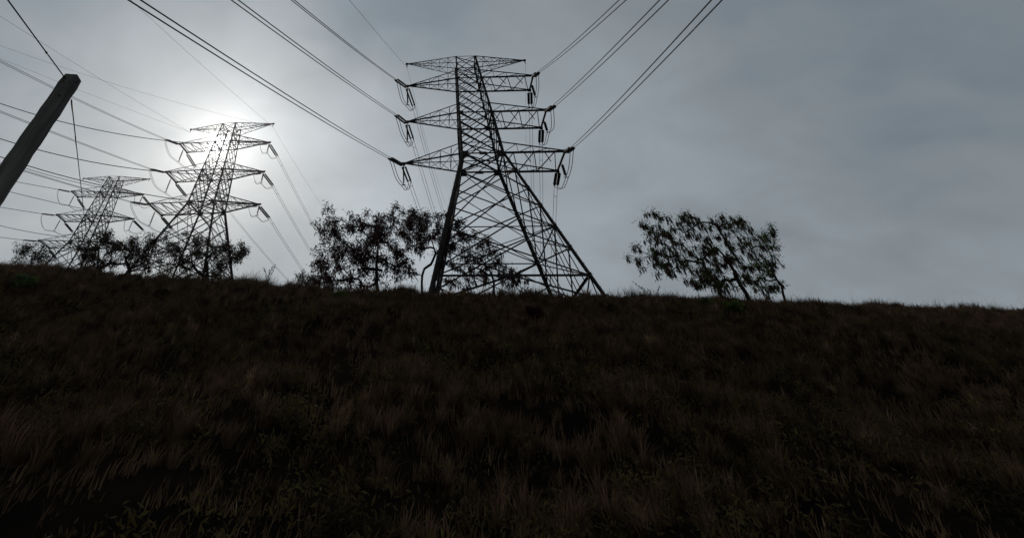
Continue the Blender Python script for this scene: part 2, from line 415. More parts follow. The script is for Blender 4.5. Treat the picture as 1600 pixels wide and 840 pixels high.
def strain(tip, end, az, label, grp, sep=.26, r=.17):
    """twin strain insulator string from the arm to the conductor pair"""
    root = empty('insulator_string', tip, label=label, cat='insulator', group=grp)
    n = Vector((math.cos(az), -math.sin(az), 0)); e = end-tip; d = e.normalized()
    a0, a1 = d*.5, e-d*.55
    for s_ in (-1, 1):
        m = MB(); disc_stack(m, a0+n*sep*s_, a1+n*sep*s_, r); m.build('disc_stack', M_INS, root, True)
    m = MB(); m.tube([Vector((0, 0, 0)), a0*.6], .06, 6); m.tube([a0-n*(sep+.1), a0+n*(sep+.1)], .07, 6); m.build('yoke_plate', M_STEEL, root)
    m = MB(); m.tube([a1-n*(sep+.1), a1+n*(sep+.1)], .075, 6); m.tube([a1-n*sep, e-n*sep], .09, 6); m.tube([a1+n*sep, e+n*sep], .09, 6); m.build('tension_clamp', M_STEEL, root)
    return root
def hanger(top, bot, label, grp, r=.15):
    root = empty('jumper_insulator', top, label=label, cat='insulator', group=grp)
    e = bot-top; d = e.normalized(); m = MB(); disc_stack(m, d*.3, e-d*.3, r); m.build('disc_stack', M_INS, root, True)
    m = MB(); m.tube([Vector((0, 0, 0)), d*.35], .05, 6); m.build('suspension_link', M_STEEL, root)
    m = MB(); m.tube([e-d*.35, e], .06, 6); m.tube([e-Vector((.32, 0, 0)), e+Vector((.32, 0, 0))], .07, 6); m.build('cable_clamp', M_STEEL, root)
    return root
def smooth(P, n=10):
    P = [Vector(p) for p in P]; Q = [P[0]*2-P[1]]+P+[P[-1]*2-P[-2]]; out = []
    for i in range(1, len(Q)-2):
        a, b, c, d = Q[i-1:i+3]
        for k in range(n):
            t = k/n; out.append(.5*((2*b)+(c-a)*t+(2*a-5*b+4*c-d)*t*t+(3*b-3*c+d-a)*t**3))
    return out+[P[-1]]
def pair(name, plist, r, label, cat, grp, az, sep=.26, spacer=0, child='strand'):
    base = plist[0]; root = empty(name, base, label=label, cat=cat, group=grp)
    for s_ in (-1, 1):
        m = MB(); m.tube([p-base for p in shift(plist, az, s_*sep)], r, 5); m.build(child, M_WIRE, root, True)
    if spacer:
        for k in spacer:
            m = MB(); p = plist[k]; n = Vector((math.cos(az), -math.sin(az), 0))*(sep+.03); m.tube([p-base-n, p-base+n], r*1.1, 5)
            m.build('spacer', M_STEEL, root)
    return root
NEARAZ = math.radians(180)+math.atan2(*ray(777, 351)[:2])
def az_of(u, v): d = ray(u, v); return math.atan2(d.x, d.y)
# per tower: arm side -> level -> (near string end px, near wire px list, far string end px, far wire px list, hanger bottom row)
LVN = {1: 'top', 2: 'middle', 3: 'lowest'}
def circuit(tw, tips, kind, where, side, data, naz, faz, rw, jr=.035, next_=1.1, nsep=.26, ri=.17):
    for lv, (ne, nw, fe, fw, hb) in data.items():
        if kind == 'P': tn = tf = th = tips['P', lv]
        else: tn, tf, th = tips['X', lv, -1], tips['X', lv, 1], tips['X', lv, 0]
        tn = tn-Vector((0, 0, .2)); tf = tf-Vector((0, 0, .25)); th = th-Vector((0, 0, .25))
        nm = '%s %s arm of the %s pylon' % (LVN[lv], 'pointed' if kind == 'P' else 'boxy', where)
        E1 = vplane(*ne, tn, naz); E2 = vplane(*fe, tf, faz)
        for E, t_, a in ((E1, tn, naz), (E2, tf, faz)): print(tw, kind, lv, 'string', round((E-t_).length, 2), round(E.z-t_.z, 2))
        E1 = tn+(E1-tn).normalized()*min(max((E1-tn).length, 2.2), 11); E2 = tf+(E2-tf).normalized()*min(max((E2-tf).length, 2.2), 8)
        strain(tn, E1, naz, 'twin insulators pulled towards the viewer from the '+nm, 'strain insulators', r=ri)
        strain(tf, E2, faz, 'twin insulators pulled away over the ridge from the '+nm, 'strain insulators', r=ri)
        HB = on_vertical(0, hb, th); hl = min(max(th.z-HB.z, 1.8), 4.2); HB = th-Vector((0, 0, hl))
        hanger(th, HB, 'single hanging insulator under the '+nm, 'jumper insulators', r=ri)
        pair('twin_conductor', span(E1, naz, nw, next_), rw, 'paired power lines coming overhead from the '+nm, 'power line', 'conductor pairs', naz, sep=nsep if tw or kind == 'X' else {1: .1, 2: .17, 3: .22}[lv])
        pair('twin_conductor', span(E2, faz, fw, 1.12), rw, 'paired power lines running away behind the '+nm, 'power line', 'conductor pairs', faz, spacer=(2,))
        dz = Vector((0, 0, 1))
        J = smooth([E1, E1.lerp(HB, .12)-dz*(E1.z-HB.z+.6)*.35, E1.lerp(HB, .5)-dz*(abs(E1.z-HB.z)*.5+.5), HB-dz*.25, HB.lerp(E2, .5)-dz*1.0, E2.lerp(HB, .1)-dz*.5, E2], 7)
        pair('jumper_cable', J, jr, 'slack jumper cables looping below the '+nm, 'jumper cable', 'jumper cables', naz+.4, sep=.22)
NA0 = NEARAZ; FA0 = az_of(835, 867)
circuit(0, T0, 'P', 'biggest', 'left', {
    3: ((609, 247), [(430, 137), (204, 0)], (640, 284.5), [(649, 310), (665, 356)], 289),
    2: ((619, 180), [(500, 96), (364, 0)], (644, 218), [(671.7, 310), (680, 338)], 222),
    1: ((618, 124), [(545, 70), (457, 0)], (646.5, 166.5), [(686, 310), (694, 336)], 164)}, NA0, FA0, .035, jr=.05, ri=.15)
circuit(0, T0, 'X', 'biggest', 'right', {
    3: ((894, 231), [(1000, 127), (1120, 0)], (868.5, 290), [(866, 348), (861, 440)], 277),
    2: ((865, 166), [(950, 87), (1038, 0)], (845, 224), [(846, 300), (845, 440)], 207),
    1: ((840, 114), [(900, 66), (973, 0)], (828.5, 165), [(831, 300), (835, 440)], 152)}, NA0, FA0, .035, jr=.05, ri=.235)
FA1 = az_of(779, 881); NA1 = NEARAZ
circuit(1, T1, 'X', 'sun-backed', 'left', {
    3: ((205, 315.5), [(129.5, 294), (40, 268), (0, 255)], (269, 358), [(328, 420)], 352),
    2: ((235, 264), [(120, 219), (0, 176)], (291, 307), [(372, 403)], 300),
    1: ((259, 218), [(113, 152), (0, 95.5)], (305, 261), [(400, 376), (450, 440)], 252)}, NA1, FA1, .036)
FARSIDE = math.radians(180+62)
circuit(1, T1, 'P', 'sun-backed', 'right', {
    3: ((395, 322), [(285, 311), (224, 305), (134, 283), (46.7, 260), (0, 245)], (420.5, 340.7), [(478.8, 431)], 336),
    2: ((404, 271), [(259, 272.6), (171, 260), (0, 213.6)], (426, 290), [(495.8, 410)], 285),
    1: ((413, 225), [(282, 226), (220, 218), (92, 187.3), (0, 159.6)], (433, 244), [(506, 382)], 238)}, FARSIDE, FA1, .036, nsep=.09)
circuit(2, T2, 'X', 'smallest', 'left', {
    3: ((37, 375), [(0, 370.5)], (88, 404), [(120, 440)], 400),
    2: ((66, 334), [(20, 326.7), (0, 323.6)], (114, 363), [(160, 412)], 360),
    1: ((91.4, 296), [(31, 285), (0, 279)], (132, 326), [(190, 390)], 320)}, FARSIDE, FA1, .036, nsep=.09)
circuit(2, T2, 'P', 'smallest', 'right', {
    3: ((183, 375), [(90, 369.5), (20, 356.5), (0, 352.5)], (208, 398), [(240, 432)], 398),
    2: ((200, 341), [(126.7, 325.7), (20, 300.5), (0, 296)], (224, 359.8), [(260, 398)], 359),
    1: ((216, 303.5), [(134, 288), (40, 263)], (235, 321), [(290, 378)], 319)}, FARSIDE, FA1, .036, nsep=.09)
def earth(A, px, az, label, r=.02, ext=1.1):
    pts = span(A, az, px, ext); m = MB(); m.tube([p-A for p in pts], r, 5)
    o = m.build('earth_wire', M_WIRE, None, True, label=label, cat='wire', group='earth wires'); o.location = A
earth(T0['E', -1], [(590, 52), (545, 0)], NA0, 'thin wire climbing to the sky from the pointed arm side tip of the biggest pylon')
earth(T0['E', -1], [(655, 180), (693, 310)], FA0, 'thin wire running away behind the biggest pylon above its pointed arms')
earth(T0['E', 1], [(820.8, 180), (822, 300)], FA0, 'thin wire running away behind the biggest pylon above its boxy arms')
earth(T1['E', 1], [(399, 173), (290, 75), (206, 6)], NA1, 'thin wire climbing steeply to the sky from the sun-backed pylon, above its pointed arms')
earth(T1['E', 1], [(511, 334)], FA1, 'thin wire dropping away behind the sun-backed pylon, above its pointed arms')
earth(T1['E', -1], [(142, 110), (0, 29)], NA1, 'faint steep wire from the sun-backed pylon, above its boxy arms')
earth(T1['E', 1], [(356, 180), (152, 124), (0, 71)], FARSIDE, 'faint shallow wire passing just above the sun glow to the sun-backed pylon')
earth(T1['E', -1], [(200, 152), (46, 111), (0, 98)], FARSIDE, 'faint flat wire crossing behind the top of the wooden post')

# ------------------------------------------------------------------ wooden post and its cable
PT = at_y(114.5, 121.5, 6.0); PW = .215; prz = math.radians(4)
post = empty('timber_post', (PT.x, PT.y, ground(PT.x, PT.y)-.4), prz, label='thick square weathered timber post, dark and close', cat='post')
hz = PT.z-post.location.z; m = MB()
nseg = 40; half = PW/2
for i in range(nseg+1):
    z = hz*i/nseg; j = .004*math.sin(i*2.3); ch = .012
    k = half+j if i < nseg else half-.008
    for x, y in ((-k+ch, -k), (k-ch, -k), (k, -k+ch), (k, k-ch), (k-ch, k), (-k+ch, k), (-k, k-ch), (-k, -k+ch)): m.v.append(Vector((x+.002*math.sin(i*1.1), y+.002*math.cos(i*1.7), z)))
for i in range(nseg):
    for k in range(8): m.f.append((i*8+k, i*8+(k+1) % 8, (i+1)*8+(k+1) % 8, (i+1)*8+k))
m.f.append(tuple(nseg*8+k for k in range(8)))
m.build('timber', M_WOOD, post)
for z, x in ((hz-.16, -.03), (hz-.16, .07), (hz-.42, .05)):
    m = MB(); m.tube([(x, -half-.012, z), (x, half+.012, z)], .013, 8); m.build('through_bolt', M_STEEL, post)
m = MB(); m.tube([(-half-.012, -.02, hz-.1), (half+.012, -.02, hz-.1)], .013, 8); m.build('through_bolt', M_STEEL, post)
def guy(a, b, tb, label, px=None, sag=0.):
    root = empty('stay_cable', a, label=label, cat='cable', group='cables tied to the timber post')
    pts = [a.lerp(b, t)-Vector((0, 0, sag*4*t*(1-t)))-a for t in np.linspace(0, 1, 24)]
    m = MB(); m.tube(pts, .0085, 6); m.build('cable', M_WIRE, root, True)
    e = (b-a)
    for t0, t1 in tb: m = MB(); disc = [e*t0, e*(t0+(t1-t0)*.2), e*(t0+(t1-t0)*.8), e*t1]; m.tube([q-Vector((0, 0, sag*4*t0*(1-t0))) for q in disc], [.009, .013, .013, .009], 8); m.build('strain_insulator', M_INS, root, True)
near_pt = ray(12, 0)*5.2; a = PT+Vector((-.06, -.06, -.07))
guy(a, a+(near_pt-a)*1.5, ((.0, .035), (.26, .28)), 'dark cable rising from the top of the timber post')
d_ = at_y(111.5, 156, PT.y+.08); e_ = at_y(142, 430, 51.)
guy(d_, e_, ((.0, .012), (.04, .055)), 'dark cable falling from the timber post across the smallest pylon')

# ------------------------------------------------------------------ trees
def tree(name, label, cat, base_px, Y, clumps, leafm, n_leaf, leaf_len, trunk_px, pods=0, grp=None, r0=.16, seed=1, barkm=None, spreadY=1.6, tuft=9, green=None):
    """trunk_px: list of (u,v) along the main stem; clumps: (u,v,radius px)"""
    rr = random.Random(seed)
    b = at_y(*base_px, Y); b.z = ground(b.x, b.y)-.15
    root = empty(name, b, label=label, cat=cat, group=grp)
    pxm = F/((Y*CT+b.z*ST))                              # px per metre here
    nodes = [b.copy()]; rad = [r0]; par = [-1]; 
    for i, (u, v) in enumerate(trunk_px):
        q = at_y(u, v, Y+rr.uniform(-.15, .15)*(i+1)); p0 = nodes[-1]; steps = max(2, int((q-p0).length/.5)); pi = len(nodes)-1
        for k in range(1, steps+1):
            j = Vector((rr.gauss(0, .05), rr.gauss(0, .05), rr.gauss(0, .04)))
            nodes.append(p0.lerp(q, k/steps)+j); par.append(len(nodes)-2); rad.append(0)
    ntrunk = len(nodes)
    C = []
    for u, v, r in clumps:
        C.append((at_y(u, v, Y+rr.uniform(-spreadY, spreadY)), r/pxm))
    for c, r in list(C):
        for _ in range(3):
            gc = lambda m_, s_: max(-1.1, min(1.1, rr.gauss(m_, s_)))
            C.append((c+Vector((gc(0, 1), gc(0, .8), gc(-.15, .7)))*r*1.35, r*rr.uniform(.4, .8)))
    C.sort(key=lambda c: min((c[0]-n).length for n in nodes[1:]))
    for c, r in C:
        best = min(range(1, len(nodes)), key=lambda i: (c-nodes[i]).length+max(0, nodes[i].z-c.z)*.35)
        p0 = nodes[best]; Ld = (c-p0).length; steps = max(2, int(Ld/.4)); last = best
        bend = Vector((rr.gauss(0, .06), rr.gauss(0, .08), rr.gauss(.06, .06)))*Ld
        for k in range(1, steps+1):
            t = k/steps; nodes.append(p0.lerp(c, t)+bend*4*t*(1-t)*.5+Vector((rr.gauss(0, .04), rr.gauss(0, .04), rr.gauss(0, .04)))); par.append(last); rad.append(0); last = len(nodes)-1
    # twigs inside each clump
    ntl = len(nodes)
    tips = []
    ends = [(min(range(len(nodes)), key=lambda i: (nodes[i]-c).length), c, r) for c, r in C]
    for e, c, r in ends:
        m_ = max(6, int(r*r*18))
        for _ in range(m_):
            d = Vector((rr.gauss(0, 1), rr.gauss(0, 1), rr.gauss(.25, .8))).normalized()
            q = c+Vector((d.x*r, d.y*r, d.z*r*.8))*rr.uniform(.4, 1.6)
            p0 = nodes[e]; mid = p0.lerp(q, .5)+Vector((rr.gauss(0, .1), rr.gauss(0, .1), rr.gauss(.1, .08)))*r
            nodes.append(mid); par.append(e); rad.append(0); nodes.append(q); par.append(len(nodes)-2); rad.append(0); tips.append((len(nodes)-1, (q-mid).normalized(), r))
    cnt = [0]*len(nodes); kids = [[] for _ in nodes]
    for i in range(len(nodes)-1, 0, -1):
        if not kids[i]: cnt[i] = 1
        cnt[par[i]] += cnt[i]; kids[par[i]].append(i)
    tot = max(cnt[0], 1)
    rad = [max(.014, r0*(cnt[i]/tot)**.46) for i in range(len(nodes))]; rad[0] = r0*1.25
    m = MB(); seen = set()
    for i in range(1, len(nodes)):
        if i in seen: continue
        ch = [par[i], i]; j = i
        while kids[j]:
            j = max(kids[j], key=lambda k: cnt[k]); ch.append(j)
        for j in ch[1:]: seen.add(j)
        rs_ = [min(rad[k], rad[ch[1]]) for k in ch]
        m.tube([nodes[k]-b for k in ch], rs_, 6)
    m.build('trunk', barkm or M_BARK, root, True)
    # leaves: drooping lanceolate leaflets in tufts around the twig ends
    per = max(4, int(n_leaf*3.2/len(tips))); leaf_len *= .66
    vs, fs, pv, pf = [], [], [], []
    def leaf(vs, fs, p, d, L, w):
        s_ = d.cross(Vector((rr.gauss(0, 1), rr.gauss(0, 1), rr.gauss(0, 1)))).normalized()*w*.5
        nrm = d.cross(s_).normalized(); sag = Vector((0, 0, -L*.18)); i = len(vs)
        vs += [p, p+d*L*.33+s_+nrm*L*.03, p+d*L*.33-s_+nrm*L*.03, p+d*L*.7+s_*.75+sag*.5, p+d*L*.7-s_*.75+sag*.5, p+d*L+sag]
        fs += [(i, i+1, i+2), (i+1, i+3, i+2), (i+2, i+3, i+4), (i+3, i+5, i+4)]
    for ti, d, r in tips:
        c = nodes[ti]; p0 = nodes[par[ti]]
        for _ in range(rr.randint(int(per*.5), int(per*1.5)+1)):
            t = rr.uniform(-.1, 1.2); p = p0.lerp(c, t)+Vector((rr.gauss(0, .2), rr.gauss(0, .2), rr.gauss(0, .2)))
            dd = (d*.45+Vector((rr.gauss(0, .8), rr.gauss(0, .8), rr.gauss(-.2, .65)))).normalized()
            L = leaf_len*rr.uniform(.6, 1.25); leaf(vs, fs, p-b, dd, L, L*rr.uniform(.16, .26))
        if pods and rr.random() < pods:
            for _ in range(rr.randint(3, 9)):
                p = p0.lerp(c, rr.uniform(.2, 1)); L = rr.uniform(.3, .55)
                leaf(pv, pf, p-b, Vector((rr.gauss(0, .15), rr.gauss(0, .15), -1)).normalized(), L, .07)
    for i in range(ntrunk, ntl):
        if rad[i] < .05 and nodes[i].z > b.z+1.2:
            for _ in range(rr.randint(0, int(per*.8))):
                p = nodes[i]+Vector((rr.gauss(0, .28), rr.gauss(0, .28), rr.gauss(.05, .25)))
                L = leaf_len*rr.uniform(.6, 1.25); leaf(vs, fs, p-b, Vector((rr.gauss(0, .8), rr.gauss(0, .8), rr.gauss(-.1, .7))).normalized(), L, L*rr.uniform(.15, .24))
    cr = MB(); cr.v, cr.f = vs, fs; cr.build('crown', leafm, root)
    if pv: cr = MB(); cr.v, cr.f = pv, pf; cr.build('seed_pods', M_POD, root, kind='stuff')
    return root
GT = 'bushy trees along the ridge'
tree('ridge_tree', 'broad brown leaved tree with a low round crown and several stems', 'tree', (593, 460), 55.5,
     [(515, 350, 14), (542, 352, 10), (527, 368, 14), (513, 362, 9), (556, 346, 8), (567, 353, 7), (590, 344, 13), (604, 338, 11), (618, 342, 10), (583, 356, 11), (545, 385, 15), (525, 392, 18), (510, 412, 14), (530, 420, 16), (555, 405, 18), (575, 372, 15),
      (590, 380, 18), (602, 370, 13), (612, 386, 12), (572, 395, 16), (590, 403, 15), (625, 396, 12), (634, 410, 10), (615, 415, 12), (500, 438, 10), (515, 440, 12), (543, 436, 12), (565, 425, 11), (600, 425, 10), (632, 425, 8), (548, 448, 10), (498, 410, 9), (600, 356, 10)],
     M_LEAFB, 3700, .62, [(590, 450), (588, 440), (589, 428)], pods=.15, grp=GT, r0=.2, seed=3)
tree('ridge_tree', 'tree with a crooked bare lower trunk beside the outer leg of the biggest pylon', 'tree', (658, 462), 61.5,
     [(655, 340, 13), (645, 350, 10), (668, 345, 10), (662, 358, 12), (690, 338, 9), (682, 350, 10), (700, 352, 8), (634, 345, 8), (640, 365, 8), (655, 375, 12), (670, 372, 10), (685, 365, 10), (690, 380, 8), (646, 385, 8), (662, 388, 8), (705, 372, 9), (648, 330, 6), (628, 362, 8), (695, 395, 6), (716, 350, 7), (722, 365, 8), (735, 372, 7), (712, 385, 7), (652, 362, 10)],
     M_LEAFB, 2000, .62, [(659, 440), (661, 420), (674, 412), (682, 396), (676, 380)], pods=.2, grp=GT, r0=.14, seed=8)
tree('ridge_tree', 'thin sprawling tree seen through the bracing of the biggest pylon', 'tree', (773, 463), 60.0,
     [(748, 382, 10), (735, 398, 9), (722, 392, 8), (758, 390, 8), (745, 402, 8), (768, 398, 6), (775, 412, 7), (765, 415, 6), (790, 420, 7), (803, 425, 6), (812, 432, 5), (720, 425, 7), (708, 418, 6), (735, 420, 6), (750, 425, 5), (715, 440, 7), (700, 440, 6), (740, 440, 7), (760, 438, 5), (785, 440, 5), (755, 378, 5), (728, 408, 7), (803, 440, 4)],
     M_LEAFB, 1100, .55, [(772, 440), (764, 420), (752, 405)], pods=.5, grp=GT, r0=.13, seed=5)
tree('ridge_tree', 'open feathery green tree with a slanting trunk, hung with brown pods', 'tree', (1172, 470), 50.5,
     [(1021, 333, 8), (1030, 342, 8), (1008, 352, 4), (1013, 368, 9), (1026, 372, 8), (1035, 360, 8), (1000, 406, 8), (1012, 402, 10), (1028, 398, 11), (1042, 393, 9), (1018, 388, 7), (992, 388, 3), (1050, 345, 10), (1064, 338, 10), (1078, 338, 10), (1090, 345, 9), (1060, 358, 11), (1075, 362, 12), (1048, 372, 10), (1092, 368, 10),
      (1062, 382, 9), (1085, 388, 10), (1105, 358, 9), (1120, 350, 5), (1102, 378, 9), (1108, 395, 9), (1125, 372, 10), (1135, 350, 10), (1145, 342, 9), (1160, 345, 8), (1150, 362, 10), (1140, 380, 10), (1162, 380, 9), (1035, 418, 6), (1050, 425, 6), (1075, 420, 9), (1090, 430, 10), (1100, 418, 9), (1115, 412, 10), (1112, 435, 10), (1128, 430, 10), (1128, 446, 8), (1116, 444, 8), (1140, 440, 8), (1100, 440, 7), (1085, 441, 5), (1132, 415, 10), (1105, 425, 9), (1078, 400, 9), (1160, 420, 9), (1050, 400, 8), (1155, 405, 8), (1135, 400, 9), (1065, 410, 6), (1170, 360, 7)],
     M_LEAFG, 2900, .40, [(1160, 448), (1148, 425), (1135, 405), (1120, 385)], pods=.75, grp=GT, r0=.2, seed=11)
tree('ridge_tree', 'denser tree beside the feathery green one, with one long horizontal limb', 'tree', (1225, 474), 53.5,
     [(1195, 372, 8), (1188, 385, 9), (1200, 392, 10), (1183, 400, 8), (1195, 408, 9), (1210, 380, 9), (1212, 410, 8), (1200, 425, 8), (1186, 418, 6), (1172, 437, 6), (1185, 440, 6), (1190, 452, 6), (1205, 447, 7), (1165, 432, 4), (1205, 362, 5)],
     M_LEAFG, 1300, .38, [(1222, 450), (1215, 438), (1205, 438), (1190, 434)], pods=.6, grp=GT, r0=.12, seed=13)
tree('ridge_tree', 'wide dark tree in front of the base of the smallest pylon', 'tree', (205, 436), 56.0,
     [(140, 400, 10), (155, 375, 9), (150, 390, 11), (135, 410, 8), (168, 372, 8), (178, 382, 8), (170, 395, 13), (155, 408, 12), (190, 390, 11), (205, 380, 10), (218, 378, 9), (230, 384, 9), (215, 395, 12), (195, 405, 12), (175, 412, 10), (230, 400, 10), (243, 395, 9), (238, 375, 8), (245, 410, 8), (222, 412, 9), (205, 420, 8), (150, 420, 8), (130, 398, 5), (165, 368, 5)],
     M_LEAFD, 2500, .46, [(203, 424), (200, 414)], pods=.1, grp=GT, r0=.18, seed=21)
tree('ridge_tree', 'dark tree with several upright stems in front of the base of the middle pylon', 'tree', (322, 446), 55.0,
     [(280, 392, 11), (295, 382, 10), (310, 378, 9), (325, 382, 10), (338, 388, 10), (350, 384, 7), (362, 388, 7), (285, 405, 12), (300, 398, 12), (318, 398, 12), (335, 402, 11), (350, 400, 9), (372, 398, 6), (378, 388, 4), (272, 385, 9), (262, 395, 9), (270, 412, 10), (300, 415, 10), (320, 415, 9), (340, 418, 8), (358, 412, 7), (285, 425, 9), (305, 430, 8), (340, 430, 7), (255, 378, 8), (373, 406, 4), (262, 424, 7), (383, 394, 3)],
     M_LEAFD, 2200, .46, [(323, 430), (324, 420), (322, 406)], pods=.1, grp=GT, r0=.2, seed=22)
tree('ridge_bush', 'small loose bush under the boxy arms of the smallest pylon', 'bush', (50, 424), 55.5,
     [(30, 395, 6), (38, 398, 7), (45, 392, 6), (55, 400, 6), (62, 398, 6), (70, 392, 6), (75, 402, 6), (48, 408, 5), (30, 406, 4), (65, 408, 4), (35, 388, 4)],
     M_LEAFD, 620, .40, [(50, 412)], grp='bushes along the ridge', r0=.07, seed=31)
tree('ridge_bush', 'low dark bush at the foot of the broad brown tree', 'bush', (487, 455), 52.5,
     [(480, 442, 6), (490, 438, 6), (500, 445, 8), (470, 440, 4), (473, 430, 3), (488, 448, 7), (510, 450, 8)],
     M_LEAFD, 520, .36, [(487, 446)], grp='bushes along the ridge', r0=.05, seed=33)
def hit(u, v):
    d = ray(u, v); t = 10.
    while t < 60 and (d*t).z > ground((d*t).x, (d*t).y): t += .1
    return d*t
def shrub(px, R_, label, leafm, seed, n=60, L=.3):
    rr = random.Random(seed); b = hit(*px); b.z = ground(b.x, b.y)-.05; root = empty('slope_bush', b, label=label, cat='bush', group='bushes on the slope')
    st = MB(); lf = MB()
    for k in range(n):
        a = rr.uniform(0, 6.283); e = Vector((math.cos(a)*rr.uniform(.2, 1), math.sin(a)*rr.uniform(.2, 1), rr.uniform(.35, 1.1)))*R_
        mid = e*.5+Vector((0, 0, .15*R_)); P_ = smooth([Vector((0, 0, 0)), mid, e], 4); st.tube(P_, list(np.linspace(.014, .006, len(P_))), 4)
        for p in P_[3:]:
            for _ in range(7):
                d = Vector((rr.gauss(0, 1), rr.gauss(0, 1), rr.gauss(-.1, .6))).normalized(); l = L*rr.uniform(.5, 1.1); s_ = d.cross(Vector((rr.gauss(0, 1), rr.gauss(0, 1), rr.gauss(0, 1)))).normalized()*l*.16
                i = len(lf.v); lf.v += [p, p+d*l*.45+s_, p+d*l, p+d*l*.45-s_]; lf.f.append((i, i+1, i+2, i+3))
    st.build('stem', M_BARK, root); lf.build('crown', leafm, root)
M_LEAFS = mat('fresh_green_leaf', (.035, .055, .012), (.11, .16, .03), 1.2, .7, trans=.35, spec=.1)
shrub((1152, 492), 0.85, 'fresh green leafy bush low on the slope under the feathery green tree', M_LEAFS, 41)
shrub((1108, 480), .6, 'small olive bush on the slope beside the fresh green one', M_LEAFG, 42, 40)
shrub((32, 456), 1.0, 'spreading olive green bush on the slope below the wooden post', M_LEAFG, 43, 80)
shrub((835, 500), 0.8, 'dry brown bush on the slope below the biggest pylon', M_LEAFB, 44, 50)
shrub((530, 470), .6, 'green bush just under the crest below the broad brown tree', M_LEAFG, 45, 50)
shrub((250, 470), .7, 'dark brown bush on the slope below the sun-backed pylon', M_LEAFD, 46, 50)
def weed(px, Y, tops, label, seed):
    rr = random.Random(seed); b = at_y(*px, Y); b.z = ground(b.x, b.y)-.1; root = empty('dead_weed', b, label=label, cat='weed', group='dead weeds on the crest')
    st = MB(); lf = MB()
    for u, v in tops:
        q = at_y(u, v, Y+rr.uniform(-.3, .3)); mid = b.lerp(q, .55)+Vector((rr.gauss(0, .08), 0, .1)); P_ = smooth([b, mid, q], 5)
        st.tube([p-b for p in P_], list(np.linspace(.03, .01, len(P_))), 5)
        for p in P_[4:]:
            for _ in range(3):
                d = Vector((rr.gauss(0, 1), rr.gauss(0, .6), rr.gauss(.5, .6))).normalized(); L = rr.uniform(.1, .3); s_ = d.cross(Vector((0, 1, .2))).normalized()*.025
                i = len(lf.v); lf.v += [p-b-s_, p-b+s_, p-b+d*L]; lf.f.append((i, i+1, i+2))
    st.build('stem', M_BARK, root); lf.build('leaves', M_LEAFD, root)
weed((418, 436), 52.3, [(413, 420), (426, 417), (430, 414), (421, 422)], 'forked dead weed standing on the grassy hump', 1)
weed((474, 450), 52.3, [(462, 428), (472, 425), (482, 427), (468, 432), (488, 433)], 'thin dead weed between the grassy hump and the broad brown tree', 2)
weed((500, 450), 52.3, [(497, 424), (486, 430)], 'bare twig weed rising just beside the broad brown tree', 3)
weed((818, 460), 52.6, [(812, 447), (820, 445), (826, 448), (808, 451), (830, 452), (816, 450)], 'round bushy weed on the crest under the biggest pylon', 4)
weed((1020, 462), 52.2, [(990, 441), (1000, 447), (1012, 452), (1030, 448)], 'long bowed dry stalks on the crest beyond the foot of the biggest pylon', 5)
weed((765, 500), 47, [(757, 478), (771, 482), (762, 474)], 'dry weed down on the slope below the biggest pylon', 6)

# ------------------------------------------------------------------ sky and sun
SUN_D = ray(342, 226).normalized(); el = math.asin(SUN_D.z); az = math.atan2(SUN_D.x, SUN_D.y)
w = bpy.data.worlds.new('World'); S.world = w; w.use_nodes = True; nt = w.node_tree; N = nt.nodes; Lk = nt.links
bg = N['Background']; out = N['World Output']
sky = N.new('ShaderNodeTexSky'); sky.sky_type = 'NISHITA'; sky.sun_disc = False; sky.sun_elevation = el; sky.sun_rotation = az
sky.air_density = 1.0; sky.dust_density = 5.; sky.ozone_density = 2.
tc = N.new('ShaderNodeTexCoord')
def math_n(op, a, b=None, c=None):
    n = N.new('ShaderNodeMath'); n.operation = op
    for i, x in enumerate((a, b, c)):
        if x is None: continue
        if isinstance(x, (int, float)): n.inputs[i].default_value = x
        else: Lk.new(x, n.inputs[i])
    return n.outputs[0]
def vmath(op, a, b):
    n = N.new('ShaderNodeVectorMath'); n.operation = op
    for i, x in enumerate((a, b)):
        if isinstance(x, (tuple, Vector)): n.inputs[i].default_value = tuple(x)
        else: Lk.new(x, n.inputs[i])
    return n
D = tc.outputs['Generated']
nrm = N.new('ShaderNodeVectorMath'); nrm.operation = 'NORMALIZE'; Lk.new(D, nrm.inputs[0]); D = nrm.outputs[0]
mu = vmath('DOT_PRODUCT', D, tuple(SUN_D)).outputs['Value']
def hg(g, k):                                            # forward scattering lobe of the thin cloud
    den = math_n('SUBTRACT', 1+g*g, math_n('MULTIPLY', mu, 2*g)); return math_n('DIVIDE', k*(1-g)**3, math_n('POWER', den, 1.5))
# hg() equals k straight at the sun
glow = math_n('ADD', math_n('ADD', hg(.5, .185), hg(.85, .25)), hg(.984, 5.5))
sep = N.new('ShaderNodeSeparateXYZ'); Lk.new(D, sep.inputs[0])
zz = math_n('ADD', math_n('MAXIMUM', sep.outputs[2], 0.), .35)
cmb = N.new('ShaderNodeCombineXYZ'); Lk.new(math_n('DIVIDE', sep.outputs[0], zz), cmb.inputs[0]); Lk.new(math_n('DIVIDE', sep.outputs[1], zz), cmb.inputs[1])
def nz(scale, detail, rough, dist, off):
    mp = N.new('ShaderNodeMapping'); mp.inputs['Location'].default_value = off; mp.inputs['Rotation'].default_value = (0, 0, .6); mp.inputs['Scale'].default_value = (1, 1.2, 1); Lk.new(cmb.outputs[0], mp.inputs[0])
    n = N.new('ShaderNodeTexNoise'); n.inputs['Scale'].default_value = scale; n.inputs['Detail'].default_value = detail; n.inputs['Roughness'].default_value = rough; n.inputs['Distortion'].default_value = dist; Lk.new(mp.outputs[0], n.inputs[0]); return n.outputs['Fac']
n1 = nz(1.6, 4, .5, .3, (3.1, 1.2, 0)); n2 = nz(5., 6, .5, .5, (0, 7, 0))
